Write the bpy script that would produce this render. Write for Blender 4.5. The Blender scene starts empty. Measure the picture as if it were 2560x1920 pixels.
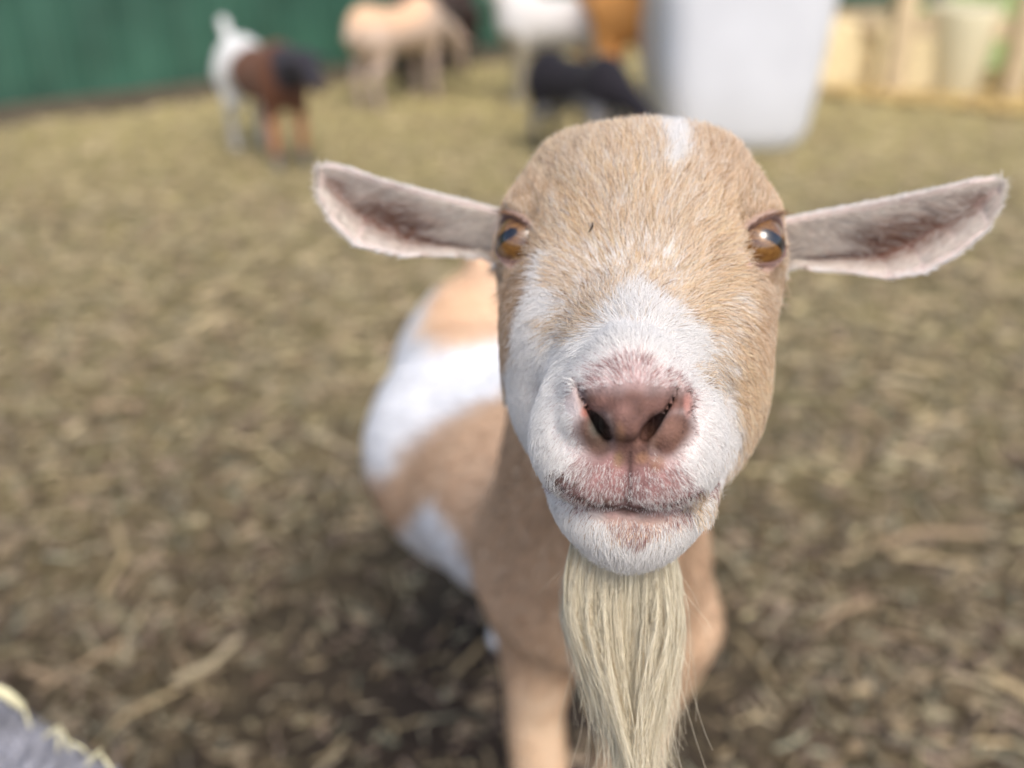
import bpy, math, random
import numpy as np
from mathutils import Vector, Matrix
random.seed(7)
RNG = np.random.default_rng(7)
S = bpy.context.scene
COL = S.collection

# ------------------------------------------------------------------ camera, sky, sun, exposure
CAM = np.array([0.0, 0.0, 1.05]); PITCH = math.radians(28.0); FPX = 2400.0
cam = bpy.data.cameras.new('camera'); camo = bpy.data.objects.new('camera', cam); COL.objects.link(camo)
camo.location = CAM; camo.rotation_euler = (math.radians(90) - PITCH, 0, 0)
cam.sensor_width = 36; cam.lens = FPX / 2560 * 36; cam.clip_start = 0.02; cam.clip_end = 500
cam.dof.use_dof = True; cam.dof.focus_distance = 0.333; cam.dof.aperture_fstop = (cam.lens / 1000) / 0.0084
S.camera = camo
W = bpy.data.worlds.new('World'); S.world = W; W.use_nodes = True
nt = W.node_tree; nt.nodes.clear()
sky = nt.nodes.new('ShaderNodeTexSky'); sky.sky_type = 'NISHITA'; sky.sun_disc = False
SUN_EL, SUN_AZ = math.radians(54), math.radians(160)      # azimuth clockwise from +Y
sky.sun_elevation = SUN_EL; sky.sun_rotation = SUN_AZ; sky.air_density = 0.8; sky.dust_density = 3.5; sky.ozone_density = 0.7
bg = nt.nodes.new('ShaderNodeBackground'); bg.inputs['Strength'].default_value = 0.15
out = nt.nodes.new('ShaderNodeOutputWorld')
nt.links.new(sky.outputs[0], bg.inputs[0]); nt.links.new(bg.outputs[0], out.inputs[0])
sl = bpy.data.lights.new('sun', 'SUN'); sl.energy = 1.0; sl.angle = math.radians(25); sl.color = (1, 0.96, 0.9)
slo = bpy.data.objects.new('sun', sl); COL.objects.link(slo)
sdir = Vector((math.sin(SUN_AZ) * math.cos(SUN_EL), math.cos(SUN_AZ) * math.cos(SUN_EL), math.sin(SUN_EL)))
slo.rotation_euler = sdir.to_track_quat('Z', 'Y').to_euler()
S.view_settings.view_transform = 'Standard'; S.view_settings.look = 'None'
S.view_settings.exposure = 0.80; S.view_settings.gamma = 1.0
S.view_settings.use_curve_mapping = False
S.render.engine = 'CYCLES'
S.cycles.use_denoising = True
S.cycles.max_bounces = 6; S.cycles.transparent_max_bounces = 16
S.cycles_curves.shape = 'RIBBONS' if hasattr(S, 'cycles_curves') else None

# ------------------------------------------------------------------ camera frame helpers (numpy)
CR = np.array([1.0, 0, 0]); CU = np.array([0, math.sin(PITCH), math.cos(PITCH)]); CF = np.array([0, math.cos(PITCH), -math.sin(PITCH)])
def at(px, py, D):                       # the point seen at a photograph pixel, D metres deep
    return CAM + CF * D + CR * ((px - 1280) * D / FPX) + CU * ((960 - py) * D / FPX)
def ground_at(px, py, z=0.0):
    d = CF * FPX + CR * (px - 1280) + CU * (960 - py)
    return CAM + d * ((CAM[2] - z) / -d[2])
def photo_xy(P):
    q = P - CAM; d = q @ CF
    return 1280 + FPX * (q @ CR) / d, 960 - FPX * (q @ CU) / d

def smooth(a, b, x):
    t = np.clip((x - a) / (b - a), 0, 1); return t * t * (3 - 2 * t)
def vnoise(P, scale, seed=0):            # value noise 0..1
    Q = P * scale + seed * 17.31
    i = np.floor(Q).astype(np.int64); f = Q - i; f = f * f * (3 - 2 * f)
    def h(ix, iy, iz):
        n = (ix * 374761393 + iy * 668265263 + iz * 2147483647 + seed * 1013904223) & 0xffffffff
        n = ((n ^ (n >> 13)) * 1274126177) & 0xffffffff
        return ((n ^ (n >> 16)) & 0xffff) / 65535.0
    r = 0
    for dx in (0, 1):
        for dy in (0, 1):
            for dz in (0, 1):
                w = (f[:, 0] if dx else 1 - f[:, 0]) * (f[:, 1] if dy else 1 - f[:, 1]) * (f[:, 2] if dz else 1 - f[:, 2])
                r = r + w * h(i[:, 0] + dx, i[:, 1] + dy, i[:, 2] + dz)
    return r

# ------------------------------------------------------------------ signed distance primitives
def ell(P, c, r):
    q = P - np.asarray(c); r = np.asarray(r, float)
    k0 = np.linalg.norm(q / r, axis=1); k1 = np.linalg.norm(q / (r * r), axis=1)
    return k0 * (k0 - 1) / np.maximum(k1, 1e-9)
def cone(P, a, b, ra, rb):
    a = np.asarray(a, float); b = np.asarray(b, float)
    ab = b - a; t = np.clip(((P - a) @ ab) / (ab @ ab), 0, 1)
    return np.linalg.norm(P - a - t[:, None] * ab, axis=1) - (ra + (rb - ra) * t)
def smin(a, b, k):
    h = np.maximum(k - np.abs(a - b), 0) / k
    return np.minimum(a, b) - h * h * k * 0.25
def smax(a, b, k): return -smin(-a, -b, k)
def path_dist(P, pts, rad):
    d = None
    for i in range(len(pts) - 1):
        e = cone(P, pts[i], pts[i + 1], rad[i], rad[i + 1])
        d = e if d is None else np.minimum(d, e)
    return d

# ------------------------------------------------------------------ surface nets over a rectilinear grid, sparse
def surface_nets(f, xs, ys, zs, B=6, project=2):
    nx, ny, nz = len(xs), len(ys), len(zs)
    bi = [np.arange(0, n - 1, B) for n in (nx, ny, nz)]
    def cen(a, b0):
        b1 = np.minimum(b0 + B, len(a) - 1); return (a[b0] + a[b1]) / 2, (a[b1] - a[b0]) / 2
    cx, hx = cen(xs, bi[0]); cy, hy = cen(ys, bi[1]); cz, hz = cen(zs, bi[2])
    G = np.stack(np.meshgrid(cx, cy, cz, indexing='ij'), -1).reshape(-1, 3)
    H = np.stack(np.meshgrid(hx, hy, hz, indexing='ij'), -1).reshape(-1, 3)
    rad = np.linalg.norm(H, axis=1)
    keep = np.abs(f(G)) < rad * 1.5 + 0.003
    BI = np.stack(np.meshgrid(*bi, indexing='ij'), -1).reshape(-1, 3)[keep]
    o = np.stack(np.meshgrid(np.arange(B), np.arange(B), np.arange(B), indexing='ij'), -1).reshape(-1, 3)
    C = (BI[:, None, :] + o[None]).reshape(-1, 3)
    C = C[(C[:, 0] < nx - 1) & (C[:, 1] < ny - 1) & (C[:, 2] < nz - 1)]
    def lin(c): return (c[:, 0] * ny + c[:, 1]) * nz + c[:, 2]
    corners = np.array([[a, b, c] for a in (0, 1) for b in (0, 1) for c in (0, 1)])
    ids = np.stack([lin(C + k) for k in corners], 1)
    uid, inv = np.unique(ids, return_inverse=True); inv = inv.reshape(ids.shape)
    U = np.stack([xs[uid // (ny * nz)], ys[(uid // nz) % ny], zs[uid % nz]], 1)
    val = np.concatenate([f(U[i:i + 400000]) for i in range(0, len(U), 400000)])
    V8 = val[inv]; s = V8 < 0
    act = s.any(1) & ~s.all(1)
    C = C[act]; V8 = V8[act]
    P8 = U[inv[act]]
    acc = np.zeros((len(C), 3)); n = np.zeros(len(C))
    for a in range(8):
        for d in (1, 2, 4):
            if a & d: continue
            b = a | d
            m = (V8[:, a] < 0) != (V8[:, b] < 0)
            t = np.where(m, V8[:, a] / np.where(m, V8[:, a] - V8[:, b], 1), 0)
            acc += np.where(m[:, None], P8[:, a] + t[:, None] * (P8[:, b] - P8[:, a]), 0); n += m
    verts = acc / n[:, None]
    cid = lin(C); order = np.argsort(cid); sid = cid[order]
    def find(c):
        l = lin(c); j = np.searchsorted(sid, l); j = np.clip(j, 0, len(sid) - 1)
        return np.where(sid[j] == l, order[j], -1)
    quads = []
    bit = {0: 4, 1: 2, 2: 1}
    for ax in range(3):
        sa = V8[:, 0] < 0; sb = V8[:, bit[ax]] < 0
        m = sa != sb
        c = C[m]; u = [a for a in range(3) if a != ax]
        e1 = np.zeros(3, int); e1[u[0]] = 1; e2 = np.zeros(3, int); e2[u[1]] = 1
        q = np.stack([find(c), find(c - e1), find(c - e1 - e2), find(c - e2)], 1)
        fl = sa[m] if ax != 1 else ~sa[m]
        q = np.where(fl[:, None], q, q[:, ::-1])
        quads.append(q[(q >= 0).all(1)])
    quads = np.concatenate(quads)
    for _ in range(project):
        g = grad(f, verts); fv = f(verts); gl = np.linalg.norm(g, axis=1)
        step = np.clip(fv / np.maximum(gl, .3), -.0006, .0006)
        verts = verts - g / np.maximum(gl, 1e-6)[:, None] * step[:, None]
    # make faces point outwards
    fc = verts[quads].mean(1)[:500]; g = grad(f, fc)
    v = verts[quads[:500]]; nn = np.cross(v[:, 2] - v[:, 0], v[:, 3] - v[:, 1])
    if ((nn * g).sum(1) < 0).mean() > .5: quads = quads[:, ::-1]
    return verts, quads
def grad(f, P, e=4e-4):
    g = np.empty_like(P)
    for k in range(3):
        d = np.zeros(3); d[k] = e
        g[:, k] = (f(P + d) - f(P - d)) / (2 * e)
    return g

def mesh_obj(name, verts, faces, mat, parent=None, colors=None, smooth_=True):
    me = bpy.data.meshes.new(name)
    verts = np.asarray(verts, np.float32); faces = np.asarray(faces, np.int32)
    me.vertices.add(len(verts)); me.vertices.foreach_set('co', verts.ravel())
    k = faces.shape[1]
    me.loops.add(faces.size); me.loops.foreach_set('vertex_index', faces.ravel())
    me.polygons.add(len(faces)); me.polygons.foreach_set('loop_start', np.arange(0, faces.size, k, dtype=np.int32))
    me.update(calc_edges=True); me.validate()
    me.polygons.foreach_set('use_smooth', np.full(len(me.polygons), smooth_))
    if colors is not None:
        a = me.attributes.new('col', 'FLOAT_COLOR', 'POINT')
        c = np.ones((len(verts), 4), np.float32); c[:, :3] = colors; a.data.foreach_set('color', c.ravel())
    me.materials.append(mat)
    o = bpy.data.objects.new(name, me); COL.objects.link(o)
    if parent is not None: o.parent = parent
    return o
def tag(o, label=None, cat=None, group=None, kind=None):
    if label: o['label'] = label
    if cat: o['category'] = cat
    if group: o['group'] = group
    if kind: o['kind'] = kind
    return o
def empty(name, loc=(0, 0, 0), rz=0.0):
    o = bpy.data.objects.new(name, None); COL.objects.link(o); o.location = loc; o.rotation_euler = (0, 0, rz)
    o.empty_display_size = .05
    return o
def curves_obj(name, pts, radius, colors, mat, parent=None):
    """pts (n,k,3), radius (n,k), colors (n,k,3)"""
    n, k = pts.shape[:2]
    cu = bpy.data.hair_curves.new(name); cu.add_curves([k] * n)
    cu.attributes['position'].data.foreach_set('vector', np.ascontiguousarray(pts, np.float32).ravel())
    if 'radius' not in cu.attributes: cu.attributes.new('radius', 'FLOAT', 'POINT')
    cu.attributes['radius'].data.foreach_set('value', np.ascontiguousarray(radius, np.float32).ravel())
    a = cu.attributes.new('col', 'FLOAT_COLOR', 'POINT')
    c = np.ones((n, k, 4), np.float32); c[:, :, :3] = colors; a.data.foreach_set('color', c.ravel())
    cu.materials.append(mat)
    o = bpy.data.objects.new(name, cu); COL.objects.link(o)
    if parent is not None: o.parent = parent
    return o

# ------------------------------------------------------------------ materials
def mat(name, build):
    m = bpy.data.materials.new(name); m.use_nodes = True
    t = m.node_tree; t.nodes.clear()
    o = t.nodes.new('ShaderNodeOutputMaterial'); b = t.nodes.new('ShaderNodeBsdfPrincipled')
    t.links.new(b.outputs[0], o.inputs[0])
    build(t, b, o); return m
def nod(t, ty, **kw):
    n = t.nodes.new(ty)
    for k, v in kw.items():
        if k in n.inputs: n.inputs[k].default_value = v
        else: setattr(n, k, v)
    return n
def ramp(t, fac, stops):
    r = t.nodes.new('ShaderNodeValToRGB'); e = r.color_ramp.elements
    while len(e) < len(stops): e.new(.5)
    for i, (p, c) in enumerate(stops): e[i].position = p; e[i].color = (*c, 1)
    t.links.new(fac, r.inputs[0]); return r
def attr_mat(name, rough=.6, spec=.3, bump=0, scale=600, coat=0, sheen=0):
    def b(t, p, o):
        a = nod(t, 'ShaderNodeAttribute', attribute_name='col')
        t.links.new(a.outputs['Color'], p.inputs['Base Color'])
        p.inputs['Roughness'].default_value = rough; p.inputs['Specular IOR Level'].default_value = spec
        p.inputs['Coat Weight'].default_value = coat; p.inputs['Sheen Weight'].default_value = sheen
        if bump:
            tc = nod(t, 'ShaderNodeTexCoord'); n = nod(t, 'ShaderNodeTexNoise', Scale=scale, Detail=4.0)
            t.links.new(tc.outputs['Object'], n.inputs['Vector'])
            bm = nod(t, 'ShaderNodeBump', Strength=bump, Distance=.001); t.links.new(n.outputs[0], bm.inputs['Height'])
            t.links.new(bm.outputs[0], p.inputs['Normal'])
    return mat(name, b)
def plain_mat(name, color, rough=.6, spec=.4, nscale=8, namt=.15, bump=.0):
    def b(t, p, o):
        tc = nod(t, 'ShaderNodeTexCoord'); n = nod(t, 'ShaderNodeTexNoise', Scale=nscale, Detail=5.0)
        t.links.new(tc.outputs['Object'], n.inputs['Vector'])
        c = np.array(color)
        r = ramp(t, n.outputs[0], [(.3, tuple(c * (1 - namt))), (.7, tuple(np.minimum(c * (1 + namt), .95)))])
        t.links.new(r.outputs[0], p.inputs['Base Color'])
        p.inputs['Roughness'].default_value = rough; p.inputs['Specular IOR Level'].default_value = spec
        if bump:
            bm = nod(t, 'ShaderNodeBump', Strength=bump, Distance=.01); t.links.new(n.outputs[0], bm.inputs['Height'])
            t.links.new(bm.outputs[0], p.inputs['Normal'])
    return mat(name, b)
def hair_build(t, p, o):
    a = nod(t, 'ShaderNodeAttribute', attribute_name='col')
    t.links.new(a.outputs['Color'], p.inputs['Base Color'])
    p.inputs['Roughness'].default_value = .45; p.inputs['Specular IOR Level'].default_value = .35
    tr = nod(t, 'ShaderNodeBsdfTranslucent'); t.links.new(a.outputs['Color'], tr.inputs[0])
    mx = nod(t, 'ShaderNodeMixShader'); mx.inputs[0].default_value = .25
    t.links.new(p.outputs[0], mx.inputs[1]); t.links.new(tr.outputs[0], mx.inputs[2]); t.links.new(mx.outputs[0], o.inputs[0])
M_HAIR = mat('goat_hair', hair_build)
M_SKIN = attr_mat('goat_skin', rough=.72, spec=.22, bump=.6, scale=900)
M_COAT = attr_mat('goat_coat', rough=.8, spec=.15, bump=.5, scale=120, sheen=.1)

WHITE = np.array([.89, .87, .835]); TAN = np.array([.80, .61, .41]); TAND = np.array([.50, .34, .21])
PINK = np.array([.34, .185, .17]); NOSE = np.array([.105, .064, .055]); BROWN = np.array([.16, .065, .035])

# ================================================================== GROUND
def ground_build(t, p, o):
    tc = nod(t, 'ShaderNodeTexCoord'); sep = nod(t, 'ShaderNodeSeparateXYZ'); t.links.new(tc.outputs['Object'], sep.inputs[0])
    n1 = nod(t, 'ShaderNodeTexNoise', Scale=1.3, Detail=4.0); t.links.new(tc.outputs['Object'], n1.inputs['Vector'])
    n2 = nod(t, 'ShaderNodeTexNoise', Scale=22.0, Detail=6.0, Roughness=.65); t.links.new(tc.outputs['Object'], n2.inputs['Vector'])
    near = ramp(t, n2.outputs[0], [(.33, (.022, .016, .011)), (.5, (.060, .043, .028)), (.68, (.18, .135, .083))])
    far = ramp(t, n2.outputs[0], [(.3, (.19, .155, .07)), (.5, (.37, .315, .14)), (.7, (.55, .465, .215))])
    # straw bedding thickens away from the trampled place by the camera
    ad = nod(t, 'ShaderNodeMath', operation='MULTIPLY_ADD'); t.links.new(n1.outputs[0], ad.inputs[0]); ad.inputs[1].default_value = 1.6
    t.links.new(sep.outputs['Y'], ad.inputs[2])
    mr = nod(t, 'ShaderNodeMapRange'); t.links.new(ad.outputs[0], mr.inputs[0])
    mr.inputs[1].default_value = 1.2; mr.inputs[2].default_value = 6.0
    mx = nod(t, 'ShaderNodeMix', data_type='RGBA'); t.links.new(mr.outputs[0], mx.inputs[0])
    t.links.new(near.outputs[0], mx.inputs[6]); t.links.new(far.outputs[0], mx.inputs[7])
    # shade under the goat's body, painted into the soil colour round its legs
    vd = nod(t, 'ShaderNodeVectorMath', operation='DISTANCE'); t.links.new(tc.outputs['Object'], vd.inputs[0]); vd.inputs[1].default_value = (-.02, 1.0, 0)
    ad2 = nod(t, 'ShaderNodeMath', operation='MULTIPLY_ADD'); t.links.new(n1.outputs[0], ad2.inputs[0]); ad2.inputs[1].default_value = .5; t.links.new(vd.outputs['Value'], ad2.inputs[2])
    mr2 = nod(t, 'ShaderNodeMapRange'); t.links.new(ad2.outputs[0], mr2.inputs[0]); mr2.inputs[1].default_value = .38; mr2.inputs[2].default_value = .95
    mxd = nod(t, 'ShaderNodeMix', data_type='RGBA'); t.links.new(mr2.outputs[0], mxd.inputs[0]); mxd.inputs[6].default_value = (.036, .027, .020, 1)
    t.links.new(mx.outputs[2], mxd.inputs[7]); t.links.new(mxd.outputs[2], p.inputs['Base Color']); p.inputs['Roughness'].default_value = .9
    p.inputs['Specular IOR Level'].default_value = .2
    bm = nod(t, 'ShaderNodeBump', Strength=.9, Distance=.02); t.links.new(n2.outputs[0], bm.inputs['Height'])
    t.links.new(bm.outputs[0], p.inputs['Normal'])
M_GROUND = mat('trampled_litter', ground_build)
gx = np.concatenate([-np.geomspace(300, 4.2, 14), np.linspace(-4, 4, 230), np.geomspace(4.2, 300, 14)])
gy = np.concatenate([-np.geomspace(300, 1.2, 12), np.linspace(-1, 8, 260), np.geomspace(8.3, 300, 14)])
GX, GY = np.meshgrid(gx, gy, indexing='ij')
def ground_h(x, y):
    P = np.stack([x, y, np.zeros_like(x)], 1)
    w = smooth(6.5, 4, np.abs(x)) * smooth(10, 7.5, y)
    return ((vnoise(P, 9, 3) - .5) * .035 + (vnoise(P, 24, 5) - .5) * .02) * w
gz = ground_h(GX.ravel(), GY.ravel())
nx, ny = len(gx), len(gy)
ii = (np.arange(nx - 1)[:, None] * ny + np.arange(ny - 1)[None]).ravel()
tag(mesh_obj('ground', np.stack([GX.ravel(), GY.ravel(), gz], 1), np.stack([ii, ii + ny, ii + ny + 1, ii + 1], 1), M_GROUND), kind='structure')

# grass beyond the yard on the right
M_GRASSG = plain_mat('grass_ground', (.30, .36, .13), rough=.9, spec=.2, nscale=3, namt=.3)
g0 = [ground_at(2190, 215)[:2], ground_at(2900, 215)[:2]]
gv = [(g0[0][0] - .3, g0[0][1] + .4, .022), (g0[1][0] + 6, g0[1][1] + .4, .022), (60, 60, .022), (6.5, 60, .022)]
tag(mesh_obj('lawn', gv, [[0, 1, 2, 3]], M_GRASSG, smooth_=False), kind='structure')

# straw and chips lying about, uncountable
def straw_mesh(n, seed, ylo, yhi, smin_, smax_, palette, wid, spread=.75, soft=0):
    r = np.random.default_rng(seed)
    y = ylo + (yhi - ylo) * r.random(n) ** 1.3; x = (r.random(n) * 2 - 1) * (0.45 + y * spread)
    x = x + .05
    if soft: y = y + r.normal(0, soft, n)
    z = ground_h(x, y)
    L = smin_ + (smax_ - smin_) * r.random(n) ** 2; w = wid * (0.5 + r.random(n))
    a = r.random(n) * 6.283; tilt = (r.random(n) - .35) * .5
    d = np.stack([np.cos(a) * np.cos(tilt), np.sin(a) * np.cos(tilt), np.sin(tilt)], 1)
    s = np.stack([-np.sin(a), np.cos(a), np.zeros(n)], 1); u = np.array([0, 0, 1.0])
    c = np.stack([x, y, z + .006 + .012 * r.random(n)], 1)
    shade_patch = (np.hypot(x + .02, y - 1.0) < .42) & (r.random(n) < .5); c[shade_patch, 2] -= .05      # trodden in, within the painted shade
    bend = (r.random(n) - .5) * .35 * L
    V = []
    for k, tt in enumerate((-.5, 0, .5)):
        m = c + d * (L * tt)[:, None] + s * (bend * (0 if k != 1 else 1))[:, None]
        for su, sv in ((-.5, 0), (.5, 0), (0, .6)):
            V.append(m + s * (w * su)[:, None] + u * (w * sv)[:, None])
    V = np.stack(V, 1).reshape(-1, 3)
    f = []
    for k in (0, 3):
        for i in range(3):
            j = (i + 1) % 3; f.append([k + i, k + j, k + 3 + j, k + 3 + i])
    F = (np.array(f)[None] + (np.arange(n) * 9)[:, None, None]).reshape(-1, 4)
    pal = np.array(palette); pc = pal[r.integers(0, len(pal), n)] * (.42 + .62 * r.random(n))[:, None]
    return V, F, np.repeat(pc, 9, 0)
M_STRAW = attr_mat('dry_straw', rough=.7, spec=.25)
v1 = straw_mesh(15000, 1, .55, 3.4, .012, .06, [(.35, .28, .165), (.26, .195, .11), (.31, .24, .145), (.44, .37, .25), (.17, .12, .085), (.31, .30, .21), (.36, .27, .20)], .005)
v2 = straw_mesh(20000, 2, 2.2, 7.5, .03, .09, [(.56, .46, .26), (.46, .40, .22), (.62, .50, .30), (.38, .32, .18), (.40, .30, .18)], .007, soft=.55)
v3 = straw_mesh(170, 4, .5, 2.6, .10, .22, [(.50, .39, .22), (.50, .42, .27), (.40, .29, .18)], .010)
V = [v1[0], v2[0], v3[0]]; off = np.cumsum([0] + [len(v) for v in V[:-1]])
tag(mesh_obj('straw_litter', np.concatenate(V), np.concatenate([a[1] + o_ for a, o_ in zip((v1, v2, v3), off)]), M_STRAW,
    colors=np.concatenate([v1[2], v2[2], v3[2]]), smooth_=False),
    'loose straw and chips scattered over the trampled yard', 'straw', kind='stuff')

# wood chips as small flat lumps near the camera
def chip_mesh(n, seed):
    r = np.random.default_rng(seed)
    y = .5 + 3.2 * r.random(n) ** 1.2; x = (r.random(n) * 2 - 1) * (.45 + .7 * y); z = ground_h(x, y) + .008 - .06 * ((np.hypot(x + .02, y - 1.0) < .45) & (r.random(n) < .65))
    base = np.array([(1, 0, 0), (0, 1, 0), (-1, 0, 0), (0, -1, 0), (0, 0, .5), (0, 0, -.5)], float)
    F0 = np.array([(0, 1, 4), (1, 2, 4), (2, 3, 4), (3, 0, 4), (1, 0, 5), (2, 1, 5), (3, 2, 5), (0, 3, 5)])
    V = base[None] * (.7 + .6 * r.random((n, 6, 1)))
    sc = (.006 + .020 * r.random(n) ** 2); V = V * sc[:, None, None] * np.stack([np.ones(n), .4 + .5 * r.random(n), .5 * np.ones(n)], 1)[:, None]
    a = r.random(n) * 6.28; ca, sa = np.cos(a)[:, None], np.sin(a)[:, None]
    V = np.stack([V[..., 0] * ca - V[..., 1] * sa, V[..., 0] * sa + V[..., 1] * ca, V[..., 2]], -1) + np.stack([x, y, z], 1)[:, None]
    pal = np.array([(.31, .245, .155), (.13, .090, .058), (.21, .155, .095), (.42, .36, .22), (.24, .20, .13), (.07, .052, .036), (.35, .265, .165)])
    pc = pal[r.integers(0, len(pal), n)] * (.5 + .6 * r.random(n))[:, None]
    return V.reshape(-1, 3), (F0[None] + (np.arange(n) * 6)[:, None, None]).reshape(-1, 3), np.repeat(pc, 6, 0)
cv, cf, cc = chip_mesh(6500, 11)
tag(mesh_obj('wood_chips', cv, cf, M_STRAW, colors=cc, smooth_=False), 'wood chips and droppings trodden into the dark soil', 'wood chips', kind='stuff')

# ================================================================== GREEN BARN WALL
M_GREEN = plain_mat('green_sheet_metal', (.033, .098, .066), rough=.45, spec=.5, nscale=2.5, namt=.35)
wall = tag(empty('barn_wall'), 'dark green ribbed metal barn wall behind the yard', 'wall')
wa = np.array([-2.41, 4.56]); wd = np.array([1.94, 1.50]); wd = wd / np.linalg.norm(wd); wn = np.array([wd[1], -wd[0]])
wall.location = (wa[0], wa[1], 0); wall.rotation_euler = (0, 0, math.atan2(wd[1], wd[0]))
# one sheet 0.9 m wide with ribs, in the wall's frame (x along, -y towards the yard)
prof = []
for r_ in range(4):
    x0 = r_ * .225
    prof += [(x0, 0), (x0 + .15, 0), (x0 + .165, -.022), (x0 + .195, -.022), (x0 + .21, 0)]
prof.append((.9 - .003, 0))
back = [(x, y + .012) for x, y in prof][::-1]
loop = prof + back
n = len(loop)
pv = [(x, y, 0.02) for x, y in loop] + [(x, y, 3.2) for x, y in loop]
pf = [[i, (i + 1) % n, (i + 1) % n + n, i + n] for i in range(n)]
sheet = mesh_obj('siding_panel', pv, pf, M_GREEN, wall, smooth_=False)
M_SOIL = plain_mat('weathered_board', (.10, .085, .06), rough=.9, nscale=9)
def box_obj(name, x0, x1, y0, y1, z0, z1, m, parent=None, bev=.006):
    v = np.array([(x, y, z) for x in (x0, x1) for y in (y0, y1) for z in (z0, z1)])
    f = [(0, 1, 3, 2), (4, 6, 7, 5), (0, 4, 5, 1), (2, 3, 7, 6), (0, 2, 6, 4), (1, 5, 7, 3)]
    o = mesh_obj(name, v, f, m, parent, smooth_=False)
    if bev:
        b = o.modifiers.new('bevel', 'BEVEL'); b.width = bev; b.segments = 2
    return o
for k in range(-5, 9):
    if k == -5: sheet.location = (k * .9, 0, 0); continue
    s = sheet.copy(); COL.objects.link(s); s.parent = wall; s.location = (k * .9, 0, 0)
box_obj('kick_board', -4.5, 8.1, -.055, -.03, -.02, .10, M_SOIL, wall)

# ================================================================== generic goat, used for the herd behind
def herd_goat(name, label, colorf, loc, heading, scale=1.0, head='up', h=.013, tail_up=True, turn=0.0):
    """built facing +x, feet at z=0"""
    ct, st = math.cos(turn), math.sin(turn)
    def nk(p):        # swing the neck sideways about the chest
        x, y = p[0] - .22, p[1]
        return (.22 + x * ct - y * st, x * st + y * ct, p[2])
    if head == 'up': n1, h0, h1 = nk((.37, 0, .66)), nk((.40, 0, .70)), nk((.54, 0, .62))
    elif head == 'down': n1, h0, h1 = nk((.47, 0, .36)), nk((.50, 0, .31)), nk((.56, 0, .14))
    else: n1, h0, h1 = nk((.43, 0, .54)), nk((.46, 0, .55)), nk((.58, 0, .45))
    h0 = np.array(h0); h1 = np.array(h1); side = np.array([-st, ct, 0])
    def f(P):
        d = cone(P, (-.24, 0, .42), (.20, 0, .43), .135, .125)
        d = smin(d, ell(P, (-.27, 0, .45), (.12, .115, .135)), .06)
        d = smin(d, ell(P, (.17, 0, .45), (.10, .105, .15)), .06)
        d = smin(d, cone(P, (.20, 0, .49), n1, .09, .055), .07)
        d = smin(d, cone(P, h0, h1, .056, .032), .03)
        for sy in (-1, 1):
            d = smin(d, cone(P, h0 + side * .04 * sy + (0, 0, .01), h0 + side * .14 * sy + (-.01, 0, .0), .018, .010), .012)
            d = smin(d, path_dist(P, [(.20, .07 * sy, .38), (.20, .075 * sy, .24), (.205, .075 * sy, .05), (.215, .075 * sy, .02)], [.055, .032, .021, .024]), .03)
            d = smin(d, path_dist(P, [(-.26, .07 * sy, .40), (-.24, .075 * sy, .28), (-.31, .075 * sy, .21), (-.29, .075 * sy, .05), (-.28, .075 * sy, .02)], [.085, .055, .028, .021, .025]), .03)
        if tail_up: d = smin(d, cone(P, (-.37, 0, .53), (-.43, 0, .63), .022, .028), .02)
        else: d = smin(d, cone(P, (-.37, 0, .52), (-.43, 0, .42), .022, .02), .02)
        return d
    xs = np.arange(-.55, .78, h); ys = np.arange(-.42, .42, h); zs = np.arange(-.02, .84, h)
    v, q = surface_nets(f, xs, ys, zs, project=1)
    c = colorf(v)
    root = empty(name, loc, heading); root.scale = (scale,) * 3
    mesh_obj('body', v, q, M_COAT, root, colors=c)
    for sy in (-1, 1):
        e = h0 + (h1 - h0) * .35 + side * .043 * sy + np.array((0, 0, .018))
        mesh_obj('eye', ICO_V * .011 + e, ICO_F, M_DARKEYE, root)
    tag(root, label, 'goat', 'goats loose in the yard')
    return root
import bmesh
_bm = bmesh.new(); bmesh.ops.create_icosphere(_bm, subdivisions=3, radius=1)
ICO_V = np.array([v.co[:] for v in _bm.verts]); ICO_F = np.array([[v.index for v in f.verts] for f in _bm.faces]); _bm.free()
M_DARKEYE = plain_mat('dark_eye', (.02, .012, .008), rough=.1, spec=.6)
def blend(v, base, spots, seed=0):
    c = np.tile(np.array(base, float), (len(v), 1))
    nse = (vnoise(v, 14, seed + 2) - .5) * .06
    for (ctr, rad, colr) in spots:
        d = np.linalg.norm((v - np.array(ctr)) / np.array(rad), axis=1) + nse * 3
        w = smooth(1.12, .88, d)[:, None]
        c = c * (1 - w) + np.array(colr) * w
    return c

def by_feet(rear, fore):
    a, b = ground_at(*rear), ground_at(*fore); h = math.atan2(b[1] - a[1], b[0] - a[0])
    return a[:2], h
def stand(rear, heading, scale, rx=-.29):
    return (rear[0] - math.cos(heading) * rx * scale, rear[1] - math.sin(heading) * rx * scale, 0)
# brown and white goat in front of the wall
def cA(v): return blend(v, (.13, .055, .03), [((-.30, 0, .42), (.20, .4, .42), (.66, .66, .64)), ((.45, 0, .6), (.2, .3, .25), (.03, .028, .035)),
    ((.2, 0, .15), (.09, .3, .12), (.40, .18, .09)), ((.2, 0, .02), (.09, .3, .07), (.12, .12, .12)), ((-.29, 0, .05), (.1, .3, .15), (.42, .40, .37))], 1)
rr, hd = by_feet((625, 372), (712, 432))
herd_goat('goat', 'white-rumped goat with brown shoulders and dark head beside the green wall', cA, stand(rr, math.radians(-52), .80), math.radians(-52), .80, 'mid')
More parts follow.
